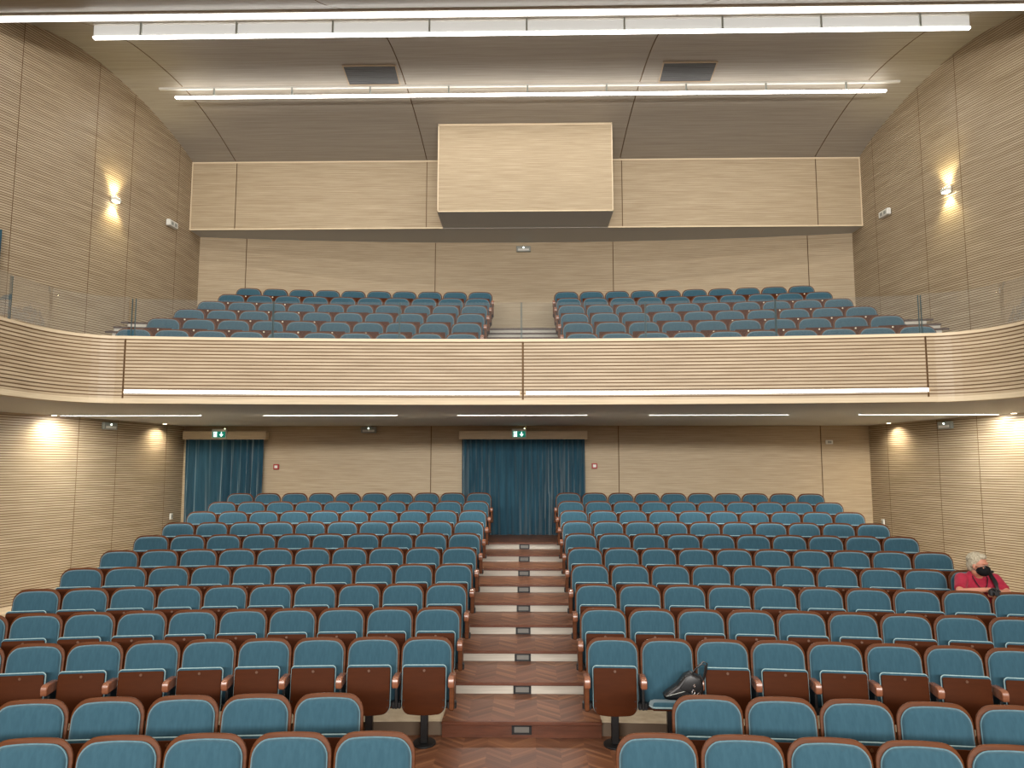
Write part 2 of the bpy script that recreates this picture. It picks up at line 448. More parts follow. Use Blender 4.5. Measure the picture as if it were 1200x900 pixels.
# aisle steps of the stalls
for k in range(1, 10):
    d = 8.06 + SP*(k-1); hw = .80
    nxt = 17.08 if k == 9 else 8.06 + SP*k
    if k < 9:
        lab = ('wide brown wooden lowest step at the foot of the central aisle' if k == 1 else
               'wooden aisle step with cream riser and small light, %s step up in the stalls' % ordn[k-1])
    else: lab = 'dark wooden landing before the central curtain with cream riser below'
    t = thing('aisle_step', lab, 'step', (.02, d - .03, RISE*(k-1)), 0, 'steps of the central stalls aisle')
    b = MB(); b.box(-hw, hw, -.03, nxt - d + .0, RISE + .004, RISE + .030, .0); b.obj('tread', M_PARQ, t, None)
    b = MB(); b.box(-hw - .002, hw + .002, -.055, -.03, RISE - .006, RISE + .030, .005); b.obj('nosing', M_NOSING, t)
    b = MB(); b.box(-hw + .0, hw - .0, -.022, .03, 0.031 if k > 1 else .0, RISE + .004); b.obj('riser', M_RISER if k > 1 else M_NOSING, t, None)
    b = MB(); w = .10; zc = .078
    b.box(-w, w, -.034, -.02, zc-.046, zc-.028); b.box(-w, w, -.034, -.02, zc+.028, zc+.046)
    b.box(-w, -w+.026, -.034, -.02, zc-.034, zc+.034); b.box(w-.026, w, -.034, -.02, zc-.034, zc+.034)
    f = b.obj('step_light', M_BLACK, t, None)
    b = MB(); b.box(-w+.026, w-.026, -.028, -.02, zc-.034, zc+.034); b.obj('lens', M_STEPLENS, f, None)

# ---------------------------------------------------------------- seats
PITCH = .545
LEAN = math.radians(11)
def leanT(y, z): return Matrix.Translation((0, y, z)) @ Matrix.Rotation(-LEAN, 4, 'X') @ Matrix.Translation((0, 0, -z))
TB = leanT(.095, .34)
def shell_mb():
    b = MB(); b.slab(taper(rrect(-.272, .272, .34, .984, .03, .118, .020)), .028, .052, .008, T=TB, back=True, k=2)
    b.slab(rrect(-.225, .225, .30, .46, .02, .02, 0), .05, .066, .004, T=TB, k=1)
    return b
def taper(P): return [(x*(1.0 - .035*max(0, (z-.5)/.45)), z) for x, z in P]
def cushion_mb():
    b = MB(); out = taper(rrect(-.247, .247, .36, .948, .04, .098, .020, k=7))
    # pillow front: several inset rings
    rings = []
    for off, y in ((.0, .028), (.0, .004), (.006, -.012), (.018, -.026)):
        rings.append([(x, y, z) for x, z in offset(out, -off)])
    base = offset(out, -.018)
    for f, y in ((.90, -.034), (.75, -.040), (.5, -.043), (.2, -.044)):
        rings.append([(x*f, y, .66 + (z-.66)*f) for x, z in base])
    b.loft(rings[::-1], T=TB)
    return b
def lit_rim_mb(): 
    out = taper(rrect(-.247, .247, .36, .949, .04, .098, .020, k=6))
    b = MB(); b.tube([(x, .004, z) for x, z in out], .0050, 6, T=TB, close=True); return b  # thin tube added to carry the painted rim highlight
FT = Matrix.Translation((0, -.105, .36)) @ Matrix.Rotation(-math.radians(7), 4, 'X') @ Matrix.Translation((0, 0, -.36))
def pan_mb():
    b = MB(); b.slab(rrect(-.208, .208, .30, .742, .07, .018, 0, belly=.02), -.022, -.004, .006, T=FT, back=True, k=2)
    for x in (-.19, .19):
        for z in (.375, .44): b.add(*disc_(x, -.0235, z, .006), mi=1, T=FT)
    return b
def disc_(x, y, z, r, n=8, th=.002):
    vs = [(x + r*math.cos(2*PI*j/n), y + dy, z + r*math.sin(2*PI*j/n)) for dy in (0, th) for j in range(n)]
    return vs, [tuple(range(n)), tuple(range(2*n-1, n-1, -1))] + [(j, n+j, n+(j+1) % n, (j+1) % n) for j in range(n)]
def seatcush_mb():
    b = MB(); out = rrect(-.211, .211, .305, .757, .07, .03, 0, belly=.02)
    rings = [[(x, y, z) for x, z in offset(out, -o)] for o, y in ((.0, -.004), (0.0, .03), (.012, .05))]
    base = offset(out, -.012)
    for f, y in ((.85, .060), (.6, .064), (.2, .066)): rings.append([(x*f, y, .53 + (z-.53)*f) for x, z in base])
    b.loft(rings, T=FT); return b
def seat_lit_rim_mb():
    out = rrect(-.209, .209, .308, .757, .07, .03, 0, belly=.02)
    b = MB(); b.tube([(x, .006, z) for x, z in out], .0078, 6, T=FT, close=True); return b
def disc_mb(): 
    b = MB(); b.add(*disc_(0, -.0265, .712, .013, 12, .005), T=FT); return b
def arm_mb():
    b = MB(); prof = [(-.235, .60), (-.225, .585), (.075, .585), (.075, .655), (.02, .668), (-.12, .678), (-.20, .678), (-.228, .665), (-.237, .64)]
    rings = []
    for x, s in ((-.030, .008), (-.024, 0), (.024, 0), (.030, .008)):
        rings.append([(x, y, z) for y, z in offset(prof, -s)])
    b.loft(rings); return b
def bracket_mb():
    b = MB(); b.box(-.013, .013, -.12, .13, .36, .59, .004)
    b.box(-.045, -.013, -.10, -.02, .355, .42, .008); b.box(.013, .045, -.10, -.02, .355, .42, .008)
    return b
def endpanel_mb():
    b = MB(); b.box(-.022, .022, -.215, .13, .372, .588, .008); return b
def leg_mb():
    b = MB(); b.box(-.036, .036, -.045, .045, .012, .40, .008)
    b.cyl((0, 0), .115, 0, .014, 20, ry=.15, ch=.005); b.box(-.23, .23, -.03, .03, .36, .40, .004)
    b.box(-.2, .2, .0, .10, .35, .385, .004)
    return b
ME = dict(shell=shell_mb().mesh('backrest', M_SHELL), cush=cushion_mb().mesh('back_cushion', M_BLUE), rim=lit_rim_mb().mesh('lit_rim', M_PIPE),
          pan=pan_mb().mesh('seat', [M_SEATWOOD, M_BLACK]), sc=seatcush_mb().mesh('seat_cushion', M_BLUE), sp=seat_lit_rim_mb().mesh('lit_rim', M_LITRIMS),
          disc=disc_mb().mesh('number_disc', plain('disc_brass', srgb(92, 58, 34), .4, .3)), arm=arm_mb().mesh('armrest', M_ARM),
          brk=bracket_mb().mesh('bracket', M_BLACK), end=endpanel_mb().mesh('end_panel', M_SHELL), leg=leg_mb().mesh('leg', M_BLACK))
ME['discw'] = ME['disc'].copy(); ME['discw'].materials[0] = plain('disc_pale', srgb(226, 214, 190), .3, .5)
OFFY = .225                                        # backrest top sits this far behind the origin
def seat_template(side, full=True, last=False, aisle=False, legs=True, openseat=False):
    """side: +1/-1 = where its armrest stands (towards the aisle)."""
    t = thing('theatre_seat', 'x', 'seat')
    mk('backrest', ME['shell'], t)
    c = mk('back_cushion', ME['cush'], t); mk('lit_rim', ME['rim'], c)
    if not openseat:
        p = mk('seat', ME['pan'], t); mk('number_disc', ME['disc'] if full else ME['discw'], p)
        if full: s = mk('seat_cushion', ME['sc'], t); mk('lit_rim', ME['sp'], s)
        else: mk('seat_cushion', ME['sc'], t)
    else:
        # folded down: rotate the folded parts forward about the hinge
        hinge = Matrix.Translation((0, -.02, .415)) @ Matrix.Rotation(math.radians(84), 4, 'X') @ Matrix.Translation((0, .07, -.36))
        for nm, key, par in (('seat', 'pan', None), ('seat_cushion', 'sc', None)):
            me = ME[key].copy(); me.transform(hinge); q = mk(nm, me, t)
        me = ME['sp'].copy(); me.transform(hinge); mk('lit_rim', me, q)
    mk('armrest', ME['arm'], t, (side*PITCH/2, 0, 0))
    if full: mk('bracket', ME['brk'], t, (side*PITCH/2, 0, 0))
    if aisle: mk('end_panel', ME['end'], t, (side*(PITCH/2 + .005), 0, 0))
    if last:
        mk('armrest', ME['arm'], t, (-side*PITCH/2, 0, 0))
        if full: mk('bracket', ME['brk'], t, (-side*PITCH/2, 0, 0))
    if legs: mk('leg', ME['leg'], t)
    return t
templates = {}
def place_seat(row_R, arcpos, z, label, group, **kw):
    th = arcpos / row_R; R = row_R - OFFY
    loc = (R*math.sin(th), -20 + R*math.cos(th), z); rz = -th
    key = tuple(sorted(kw.items()))
    if key not in templates: t = templates[key] = seat_template(**kw)
    else: t = dup(templates[key])
    t.location = loc; t.rotation_euler = (0, 0, rz + random.uniform(-.006, .006)); t['label'] = label; t['group'] = group
    return t
rows = [(5.23, 0, 7, 1, 12), (6.10, 0, 7, 1, 11)] + [(D10 + SP*i, RISE*i, 10, 0, 10 - i) for i in range(10)]
SEATS = {}
for D, z, n, stag, fromback in rows:
    R = 20 + D + .016
    for side in (-1, 1):
        for i in range(n):
            off = .94 + PITCH*i + (PITCH*.92 if (fromback == 11) else (-.02 if fromback == 12 else 0))
            blk = 'left' if side < 0 else 'right'
            extra = ''
            kw = dict(side=-side, full=True, last=(i == n-1), aisle=(i == 0))
            frm = '%s seat from aisle' % ordn[i] if i else 'aisle seat'
            lab = 'blue folding seat in %s stalls, %s row from the back, %s' % (blk, ordn[fromback-1], frm)
            if side > 0 and fromback == 10 and i == 1:
                kw['openseat'] = True; lab = 'blue seat folded down under a black handbag, second from the aisle in right stalls'
            if side > 0 and fromback == 7 and i == 9:
                kw['openseat'] = True; lab = 'blue seat on which the man in the red shirt sits'
            SEATS[(fromback, side, i)] = place_seat(R, side*off, z, lab, 'blue folding seats in the stalls', **kw)
# balcony rows
BZ0, BRISE, BD1, BSP = 3.79, .34, 11.77, .912
for k in range(4):
    R = 20 + BD1 + BSP*k
    for side in (-1, 1):
        for i in range(10):
            kw = dict(side=-side, full=False, last=(i == 9), aisle=(i == 0))
            frm = '%s seat from aisle' % ordn[i] if i else 'aisle seat'
            lab = 'blue folding seat in %s balcony, %s row behind the parapet, %s' % ('left' if side < 0 else 'right', ordn[k], frm)
            place_seat(R, side*(.93 + PITCH*i), BZ0 + BRISE*k, lab, 'blue folding seats on the balcony', **kw)
b = MB(); mats = [M_SHELL, M_BLUE, M_PIPE, M_SEATWOOD, ME['discw'].materials[0], M_ARM, M_BLACK]
gens = [(shell_mb(), 0), (cushion_mb(), 1), (lit_rim_mb(), 2), (pan_mb(), 3), (disc_mb(), 4), (seatcush_mb(), 1), (leg_mb(), 6)]
armg = arm_mb(); endg = endpanel_mb()
for k in (4, 5):
    Rr = 20 + BD1 + BSP*k
    for side in (-1, 1):
        for i in range(10):
            a = side*(.93 + PITCH*i)/Rr; R = Rr - OFFY
            T = Matrix.Translation((R*math.sin(a), -20 + R*math.cos(a), BZ0 + BRISE*k)) @ Matrix.Rotation(-a, 4, 'Z')
            for gmb, mi_ in gens: b.join(gmb, T, mi_)
            b.join(armg, T @ Matrix.Translation((-side*PITCH/2, 0, 0)), 5)
            if i == 9: b.join(armg, T @ Matrix.Translation((side*PITCH/2, 0, 0)), 5)
            if i == 0: b.join(endg, T @ Matrix.Translation((-side*PITCH/2, 0, 0)), 0)
o = b.obj('theatre_seats', mats)
tag(o, 'two rearmost rows of blue folding seats at the top of the balcony', 'seats', kind='stuff')

# ---------------------------------------------------------------- balcony
# parapet plan: straight centre, rounded corners, then forward along the sides
def PY(x): return 11.0 - .0118*x*x
def parapet_path():
    pts = [(-6.40, y) for y in (2, 4, 6, 7.4, 8.6, 9.3)]
    cx_, cy_, rx, ry = 5.62, 9.62, .76, PY(5.62) - 9.62
    for i in range(0, 13):
        a = PI - PI/2*i/12; pts.append((-cx_ + rx*math.cos(a), cy_ + ry*math.sin(a)))
    return pts
half = parapet_path()
seamsX = [-5.60, 0.02, 5.60]
mid = [(x, PY(x)) for x in frange(-5.4, 5.4, 24)]
plan = half + mid + [(-x, y) for x, y in half[::-1]]
def insert_seams(plan, xs):
    out = []
    for x, y in plan:
        if any(abs(x-s) < .04 and y > 10.5 for s in xs): continue
        out.append((x, y, False))
    for s in xs:
        yy = PY(s)
        out += [(s-.014, yy, False), (s-.011, yy, True), (s+.011, yy, True), (s+.014, yy, False)]
    ctr = [q for q in out if q[1] > 10.5]; ctr.sort()
    lo = [q for q in out if q[1] <= 10.5]
    l = sorted([q for q in lo if q[0] < 0], key=lambda q: q[1]); r = sorted([q for q in lo if q[0] > 0], key=lambda q: -q[1])
    return l + ctr + r
pp = insert_seams(plan, seamsX)
t = thing('balcony_parapet', 'curved oak slatted balcony front with line lights near its bottom edge', 'parapet', (0, 0, 0))
b = slat_wall('cladding', pp, 3.645, 4.49, pitch=.0495, groove=.015, depth=.012, inward=1)
b.obj('slat_cladding', [M_SLAT, M_GROOVE], t, None)
def ribbon(plan, offs, zs, mb=None, mi=0):
    """sweep a section (offset outwards, z) along the plan"""
    P = [Vector(p[:2]) for p in plan]; n = len(P); rings = []
    for i in range(n):
        d = P[min(i+1, n-1)] - P[max(i-1, 0)]; nn = Vector((d.y, -d.x)).normalized()
        rings.append([(P[i].x + nn.x*o_, P[i].y + nn.y*o_, z) for o_, z in zip(offs, zs)])
    mb = mb or MB(); mb.loft(rings, mi); return mb
plan2 = [p[:2] for p in plan]
ribbon(plan2, [.006, .006, -.11, -.11], [3.575, 3.645, 3.645, 3.575]).obj('bottom_band', M_PELM, t, None)
ribbon(plan2, [.008, .008, -.11, -.11], [4.49, 4.53, 4.53, 4.49]).obj('top_cap', M_EDGE, t, None)
ribbon(plan2, [-.07, -.07, -.11, -.11], [3.645, 4.49, 4.49, 3.645]).obj('inner_face', M_PAINT, t, None)
for x0, x1, w in ((-5.60, -.01, 'left'), (.05, 5.62, 'right')):
    l = thing('linear_light', 'warm white line of light recessed along the %s half of the balcony front' % w, 'light', ((x0+x1)/2, 10.9, 3.74), 0, 'line lights in the balcony front')
    c = (x0+x1)/2; rel = [(x - c, PY(x) - 10.9) for x in frange(x0+.02, x1-.02, 16)]
    ribbon(rel, [.014, .014, -.02, -.02], [-.022, .022, .022, -.022]).obj('diffuser', M_TUBEL, l, None)
    bb = ribbon(rel, [.018, .018, -.02, -.02], [.022, .030, .030, .022]); ribbon(rel, [.018, .018, -.02, -.02], [-.030, -.022, -.022, -.030], bb); bb.obj('channel', M_ALU, l, None)
# soffit and balcony floor
def region(name, z, flip, mat, inset=0.03, far=17.2):
    P = [p[:2] for p in plan]; vs = []; fs = []
    left = [p for p in P]
    n = len(left)
    for x, y in left: vs.append((x, y, z))
    # match each plan point with a point on the wall/back
    for i, (x, y) in enumerate(left):
        if abs(x) > 5.625:
            a = abs(x); yy = y + (17.15 - 10.9)*0
            # fan corner points to the side wall
            f = max(0, (y - 9.3)/(10.63 - 9.3)); yy = y + (far - 10.63)*f**1.5*.95
            vs.append((math.copysign(wx(yy)+.03, x), yy, z))
        else: vs.append((x*7.62/5.62, far, z))
    for i in range(n-1):
        f = (i, i+1, n+i+1, n+i); fs.append(f[::-1] if flip else f)
    b = MB(); b.v = vs; b.f = fs; b.m = [0]*len(fs)
    return tag(b.obj(name, mat, smooth=None), kind='structure')
region('ceiling_under_balcony', 3.587, False, M_PAINT)
region('floor_balcony', 3.79, True, M_TIER)
M_DARKNOSE = wood('dark_nosing', srgb(52, 36, 28), srgb(70, 50, 38), (3, 20, 20), rough=.4)
BCUT = {1: 6.8, 2: 6.95, 3: 7.15, 4: 7.5, 5: 7.7}
for k in range(1, 6):
    R = 20 + BD1 + BSP*(k-1) + .03
    tier('floor_balcony_%d' % k, R, BZ0 + BRISE*k, BRISE, M_DARKNOSE, M_RISER, far=18.1, cut=BCUT[k])
# aisle half steps: centre and both sides
def bstep(x0, x1, k, j, lab, grp):
    """k: tier reached, j=0 lower half step"""
    R = 20 + BD1 + BSP*(k-1) + .03; xm = (x0+x1)/2; y = -20 + math.sqrt(R*R - xm*xm)
    th = math.asin(xm/R); z = BZ0 + BRISE*(k-1)
    t = thing('balcony_step', lab, 'step', (xm, y, z), -th, grp); w = (x1-x0)/2
    b = MB(); b.box(-w, w, -.44, -.0, 0, .135); b.obj('riser', M_RISER, t, None)
    b = MB(); b.box(-w-.01, w+.01, -.47, -.0, .135, .17, .004); b.obj('tread', M_DARKNOSE, t)
    b = MB(); b.box(-w-.01, w+.01, -.03, .0, .305, .342, .004); b.obj('nosing', M_DARKNOSE, t)
for k in range(1, 6):
    bstep(-.69, .73, k, 0, 'cream step with dark nosing in the balcony centre aisle, below row %s' % ordn[k], 'steps in the balcony centre aisle')
for k in range(2, 6):
    for s, w in ((-1, 'left'), (1, 'right')):
        R = 20 + BD1 + BSP*(k-1); x0 = 6.35; x1 = BCUT[k] + .12
        a, c = (x0, x1) if s > 0 else (-x1, -x0)
        bstep(a, c, k, 0, 'cream step with dark nosing at the %s end of balcony row %s' % (w, ordn[k]), 'steps in the balcony %s side aisle' % w)

# glass balustrade
def glass_panel(pts, lab, edge0=True, edge1=True):
    P = [Vector(p) for p in pts]; c = P[len(P)//2]
    t = thing('glass_panel', lab, 'glass balustrade', (c.x, c.y, 4.53), 0, 'glass panels along the balcony parapet')
    rel = [(p.x-c.x, p.y-c.y) for p in P]
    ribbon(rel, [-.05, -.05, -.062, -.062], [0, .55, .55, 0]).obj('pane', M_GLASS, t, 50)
    for e, q in ((edge0, rel[0]), (edge1, rel[-1])):
        b = MB(); b.box(q[0]-.004, q[0]+.004, q[1]+.048, q[1]+.066, 0, .55); b.obj('edge', M_GLEDGE, t, None)
gx = [-5.52, -3.60, -1.78, 0.0, 1.80, 3.64, 5.60]
for i in range(6):
    x0, x1 = gx[i] + .008, gx[i+1] - .008
    glass_panel([(x, PY(x)) for x in frange(x0, x1, 4)], ['leftmost flat glass panel above the balcony front', 'clear glass panel second from the left above balcony front', 'clear glass panel just left of the balcony centre aisle', 'clear glass panel just right of the balcony centre aisle', 'clear glass panel second from the right above balcony front', 'rightmost flat glass panel above the balcony front'][i])
cornL = [(-5.56, PY(5.56))] + [p for p in half[::-1] if p[1] > 9.25 and p[0] < -5.63]
glass_panel(cornL, 'curved glass panel on the left corner of the balcony parapet')
glass_panel([(-x, y) for x, y in cornL][::-1], 'curved glass panel on the right corner of the balcony parapet')
sp_ = [(-6.40, y) for y in (9.27, 8.6, 7.4)]
glass_panel(sp_, 'straight glass panel beyond the left curved corner of the parapet')
glass_panel([(-x, y) for x, y in sp_][::-1], 'straight glass panel beyond the right curved corner of the parapet')

# ---------------------------------------------------------------- lights in the hall
def hung_light(name, lab, D, X0, X1, drop, railX0, railX1, grp, panel=True, nsec=5):
    z = cz(D); t = thing(name, lab, 'ceiling light', ((X0+X1)/2, D, z), 0, grp); c = (X0+X1)/2
    b = MB(); b.box(railX0-c, railX1-c, -.03, .03, -.035, .02, .004); b.obj('rail', M_ALU, t)
    a0, a1 = X0-c, X1-c
    b = MB(); b.box(a0, a1, -.035, .035, -drop-.022, -drop+.018, .008); b.obj('tube', M_TUBE, t)
    if panel:
        b = MB(); b.box(a0, a1, -.004, .004, -drop+.02, -.045); b.obj('panel', M_ACR, t, None)
    for i in range(nsec):
        x = a0 + (a1-a0)*(i+.5)/nsec
        b = MB(); b.box(x-.015, x+.015, -.038, -.006, -drop+.02, -.02, .003); b.obj('hanger', M_GREYBOX, t)
    return z
hung_light('hanging_light', 'long hanging tube light nearer the projection booth', 14.7, -7.02, 7.22, .20, -7.36, 7.5, 'line lights of the high ceiling', False, 9)
hung_light('hanging_light', 'long hanging tube light with wide bright panel and metal hangers', 12.5, -7.45, 7.62, .27, -7.45, 7.62, 'line lights of the high ceiling', True, 9)
def line_light(D, X, z, lab, w=.09):
    t = thing('linear_light', lab, 'ceiling light', (0, D, z), 0, 'line lights of the high ceiling')
    b = MB(); b.box(-X, X, -w/2, w/2, -.08, -.03, .006); b.obj('diffuser', M_TUBEW, t)
    b = MB(); b.box(-X, X, -w/2-.02, w/2+.02, -.03, .04, .004); b.obj('housing', M_ALU, t)
line_light(11.75, 8.72, cz(11.75)-.05, 'bright line light crossing the whole width at the top of the picture')
def area(D, X, z, e, sx, sy, c=(1, .98, .93), rx=0, name='area', x=0, rz=0):
    ld = bpy.data.lights.new(name, 'AREA'); ld.shape = 'RECTANGLE'; ld.size = sx; ld.size_y = sy; ld.energy = e; ld.color = c
    o = bpy.data.objects.new(name, ld); col.objects.link(o); o.location = (x, D, z); o.rotation_euler = (rx, 0, rz)
    return o
area(14.7, 7, cz(14.7) - .235, 115, 14, .06)
area(12.5, 7.5, cz(12.5) - .305, 150, 15, .06)
area(11.75, 8.7, cz(11.75) - .12, 130, 17, .08)
for D in (8.5, 5.0, 1.5): area(D, 8, 9.1, 230, 14, .12)
# stage lights behind the camera
area(-10, 0, 5.2, 4300, 14, .8, (1, .96, .91), rx=math.radians(84), name='stage_light')
# soffit line lights
for i, (x0, x1) in enumerate(((-8.15, -5.66), (-4.55, -2.2), (-1.14, 1.12), (2.21, 4.6), (5.82, 8.2))):
    lab = 'white line light in the balcony underside, ' + ['leftmost of the five', 'second from the left', 'above the central aisle', 'second from the right', 'rightmost of the five'][i]
    t = thing('soffit_light', lab, 'ceiling light', ((x0+x1)/2, 13.35, 3.587), 0, 'line lights in the balcony underside'); w = (x1-x0)/2
    b = MB(); b.box(-w, w, -.03, .03, -.010, .0); b.obj('diffuser', M_TUBES, t, None)
    b = MB(); b.box(-w-.01, w+.01, -.045, -.03, -.012, .002); b.box(-w-.01, w+.01, .03, .045, -.012, .002); b.obj('frame', M_ALU, t, None)
    area(13.35, 0, 3.572, 75, 2*w, .05, x=(x0+x1)/2)
# parapet strips throw light forward
for x in (-2.9, 2.95): area(10.75, 0, 3.74, 8, 5.4, .04, (1, .93, .8), rx=math.radians(-90), x=x)
# downlights by the side walls
for x, d, lab in ((-wx(15.95)+.2, 15.95, 'far left'), (-wx(13.2)+.2, 13.2, 'near left'), (wx(15.95)-.2, 15.95, 'far right'), (wx(13.0)-.2, 13.0, 'near right'), (-wx(10.6)+.2, 10.6, 'nearest left'), (wx(10.6)-.2, 10.6, 'nearest right')):
    t = thing('downlight', 'small round recessed downlight washing the lower side wall, ' + lab, 'downlight', (x, d, 3.587), 0, 'downlights beside the side walls')
    b = MB(); b.cyl((0, 0), .06, -.012, 0, 16); b.obj('ring', M_ALU, t)
    b = MB(); b.cyl((0, 0), .04, -.016, -.011, 16); b.obj('lens', emis('downlight_lens', (1, .85, .6, 1), 9), t)
    ld = bpy.data.lights.new('downlight', 'SPOT'); ld.energy = 150; ld.spot_size = math.radians(150); ld.spot_blend = 1; ld.color = (1, .87, .66); ld.shadow_soft_size = .04
    o = bpy.data.objects.new('downlight_beam', ld); col.objects.link(o); o.location = (x, d, 3.57)
# sconces
for s, d, lab in ((-1, 14.4, 'left'), (1, 14.2, 'right')):
    x = s*(wx(d)); z = 7.88
    t = thing('wall_sconce', 'small up and down wall lamp glowing on the upper %s wall' % lab, 'wall lamp', (x, d, z), 0, 'wall lamps')
    i = -s
    xa, xb = sorted((i*.02, i*.13))
    b = MB(); b.box(xa, xb, -.09, .09, -.035, .035, .008); b.obj('body', M_WHITE, t)
    xa, xb = sorted((0, i*.03))
    b = MB(); b.box(xa, xb, -.06, .06, -.06, .06, .004); b.obj('back_plate', M_ALU, t)
    lm = emis('sconce_lens', (1, .88, .6, 1), 60)
    xa, xb = sorted((i*.035, i*.115))
    b = MB(); b.box(xa, xb, -.07, .07, .035, .040); b.box(xa, xb, -.07, .07, -.040, -.035); b.obj('lens', lm, t, None)
    for up in (1, -1):
        ld = bpy.data.lights.new('sconce', 'SPOT'); ld.energy = 75; ld.spot_size = math.radians(100); ld.spot_blend = .8; ld.color = (1, .86, .50); ld.shadow_soft_size = .03
        o = bpy.data.objects.new('sconce_beam', ld); col.objects.link(o); o.location = (x + i*.09, d, z + up*.055); o.rotation_euler = (PI if up > 0 else 0, 0, 0)

# ---------------------------------------------------------------- grilles, boxes, signs
for x, lab in ((-2.97, 'left'), (3.23, 'right')):
    da, db = 14.12, 14.60
    za, zb = cz(da), cz(db); t = thing('ceiling_grille', 'dark rectangular air grille in the high ceiling, %s one' % lab, 'grille', (x, 14.36, cz(14.36)), 0, 'air grilles')
    ang = math.atan2(zb-za, db-da); T = Matrix.Rotation(ang, 4, 'X'); w, l = .50, .27
    b = MB(); b.box(-w, w, -l, l, -.012, -.004, T=T)
    for k in range(9): y = -l + .03 + k*(2*l-.06)/8; b.box(-w, w, y-.004, y+.004, -.018, -.012, T=T)
    b.obj('slats', plain('grille_grey', srgb(78, 78, 78), .5), t, None)
    b = MB()
    for q in ((-w-.025, -w, -l-.025, l+.025), (w, w+.025, -l-.025, l+.025), (-w, w, -l-.025, -l), (-w, w, l, l+.025)): b.box(q[0], q[1], q[2], q[3], -.02, 0, T=T)
    b.obj('frame', plain('grille_frame', srgb(170, 150, 125), .5), t, None)
def emergency(loc, rz, lab):
    t = thing('emergency_light', lab, 'emergency light', loc, rz, 'emergency lights')
    b = MB(); b.box(-.17, .17, -.07, 0, -.07, .07, .012); b.obj('housing', M_GREYBOX, t)
    b = MB(); b.box(-.13, .13, -.078, -.07, -.045, .0); b.obj('diffuser', M_WHITE, t, None)
    b = MB(); b.cyl((0, 0), .014, 0, .01, 12, T=Matrix.Translation((0, -.07, .03)) @ Matrix.Rotation(PI/2, 4, 'X')); b.obj('indicator', emis('indicator', (.8, 1, .85, 1), 6), t)
emergency((.0, 18.04, 7.88), 0, 'grey emergency light on the back wall below the projection booth')
emergency((-3.45, 17.09, 3.50), 0, 'grey emergency light on the lower back wall, left of centre')
for s, lab in ((-1, 'left'), (1, 'right')):
    d = 14.6; emergency((s*(wx(d)-.01), d, 3.46), -s*math.radians(78), 'grey emergency light high on the lower %s wall' % lab)
for s, lab, d, z in ((-1, 'left', 16.1, 7.93), (1, 'right', 15.95, 8.02)):
    t = thing('wall_speaker', 'small white box on the upper %s wall beside the fascia' % lab, 'box', (s*(wx(d)-.01), d, z), -s*math.radians(86), 'white boxes on the upper side walls')
    b = MB(); b.box(-.17, .17, -.09, 0, -.07, .07, .012); b.obj('housing', M_WHITE, t)
    b = MB(); b.box(-.11, -.02, -.094, -.09, -.04, .03); b.box(.03, .12, -.094, -.09, -.04, .03); b.obj('window', M_GREYBOX, t, None)
def small_box(name, loc, w, h, d, mat, lab, cat, rz=0, inner=None):
    t = thing(name, lab, cat, loc, rz)
    b = MB(); b.box(-w/2, w/2, -d, 0, -h/2, h/2, .006); b.obj('housing', mat, t)
    b = MB(); b.box(-w*.28, w*.28, -d-.006, -d, -h*.25, h*.25, .002); b.obj('button', inner or M_GREYBOX, t)
M_RED = plain('alarm_red', srgb(165, 40, 36), .4)
small_box('fire_alarm', (-5.50, 17.09, 2.68), .12, .12, .05, M_RED, 'red fire alarm call point right of the left curtain', 'fire alarm', inner=M_WHITE)
small_box('fire_alarm', (1.56, 17.09, 2.70), .12, .12, .05, M_RED, 'red fire alarm call point right of the central curtain', 'fire alarm', inner=M_WHITE)
small_box('junction_box', (6.72, 17.09, 3.22), .15, .09, .04, M_WHITE, 'small white box high on the back wall at the right', 'box')
small_box('light_switch', (-(wx(16.6)-.02), 16.6, 1.62), .10, .13, .03, M_WHITE, 'white switch on the left wall beside the left curtain', 'switch', rz=math.radians(88))
small_box('light_switch', ((wx(16.6)-.02), 16.6, 1.52), .10, .13, .03, M_WHITE, 'white switch on the lower right wall near the corner', 'switch', rz=-math.radians(88))
# exit signs
M_GREEN = emis('exit_green', (.01, .30, .20, 1), .6, srgb(0, 90, 66)); M_GREENP = emis('exit_white', (.75, 1, .92, 1), 2.2)
def exit_sign(x, lab):
    t = thing('exit_sign', lab, 'exit sign', (x, 16.88, 3.40), 0, 'green exit signs')
    b = MB(); b.box(-.16, .16, -.05, .02, -.095, .11, .008); b.obj('housing', M_WHITE, t)
    b = MB(); b.box(-.14, .14, -.056, -.05, -.075, .055); b.obj('face', M_GREEN, t, None)
    b = MB(); y0, y1 = -.060, -.0562
    # doorway, running figure, arrow
    b.box(-.115, -.045, y0, y1, -.06, -.05); b.box(-.115, -.105, y0, y1, -.06, .045); b.box(-.115, -.045, y0, y1, .035, .045); b.box(-.055, -.045, y0, y1, -.06, .045)
    b.add(*disc_(-.076, y0, .018, .011, 10, .004)); b.box(-.088, -.070, y0, y1, -.022, .006)
    b.add([(-.088, y0, -.02), (-.076, y0, -.02), (-.090, y0, -.052), (-.102, y0, -.045)], [(0, 1, 2, 3)]); b.add([(-.080, y0, -.02), (-.068, y0, -.02), (-.056, y0, -.048), (-.066, y0, -.052)], [(0, 1, 2, 3)])
    b.box(.048, .064, y0, y1, -.02, .042); b.add([(.014, y0, -.008), (.098, y0, -.008), (.056, y0, -.062)], [(0, 2, 1)])
    b.obj('pictogram', M_GREENP, t, None)
    b = MB(); b.cyl((.12, -.03), .012, .11, .125, 10); b.obj('test_lamp', emis('test_lamp', (.9, 1, .6, 1), 5), t)
exit_sign(-6.72, 'lit green exit sign above the left curtain'); exit_sign(-.10, 'lit green exit sign above the central curtain')
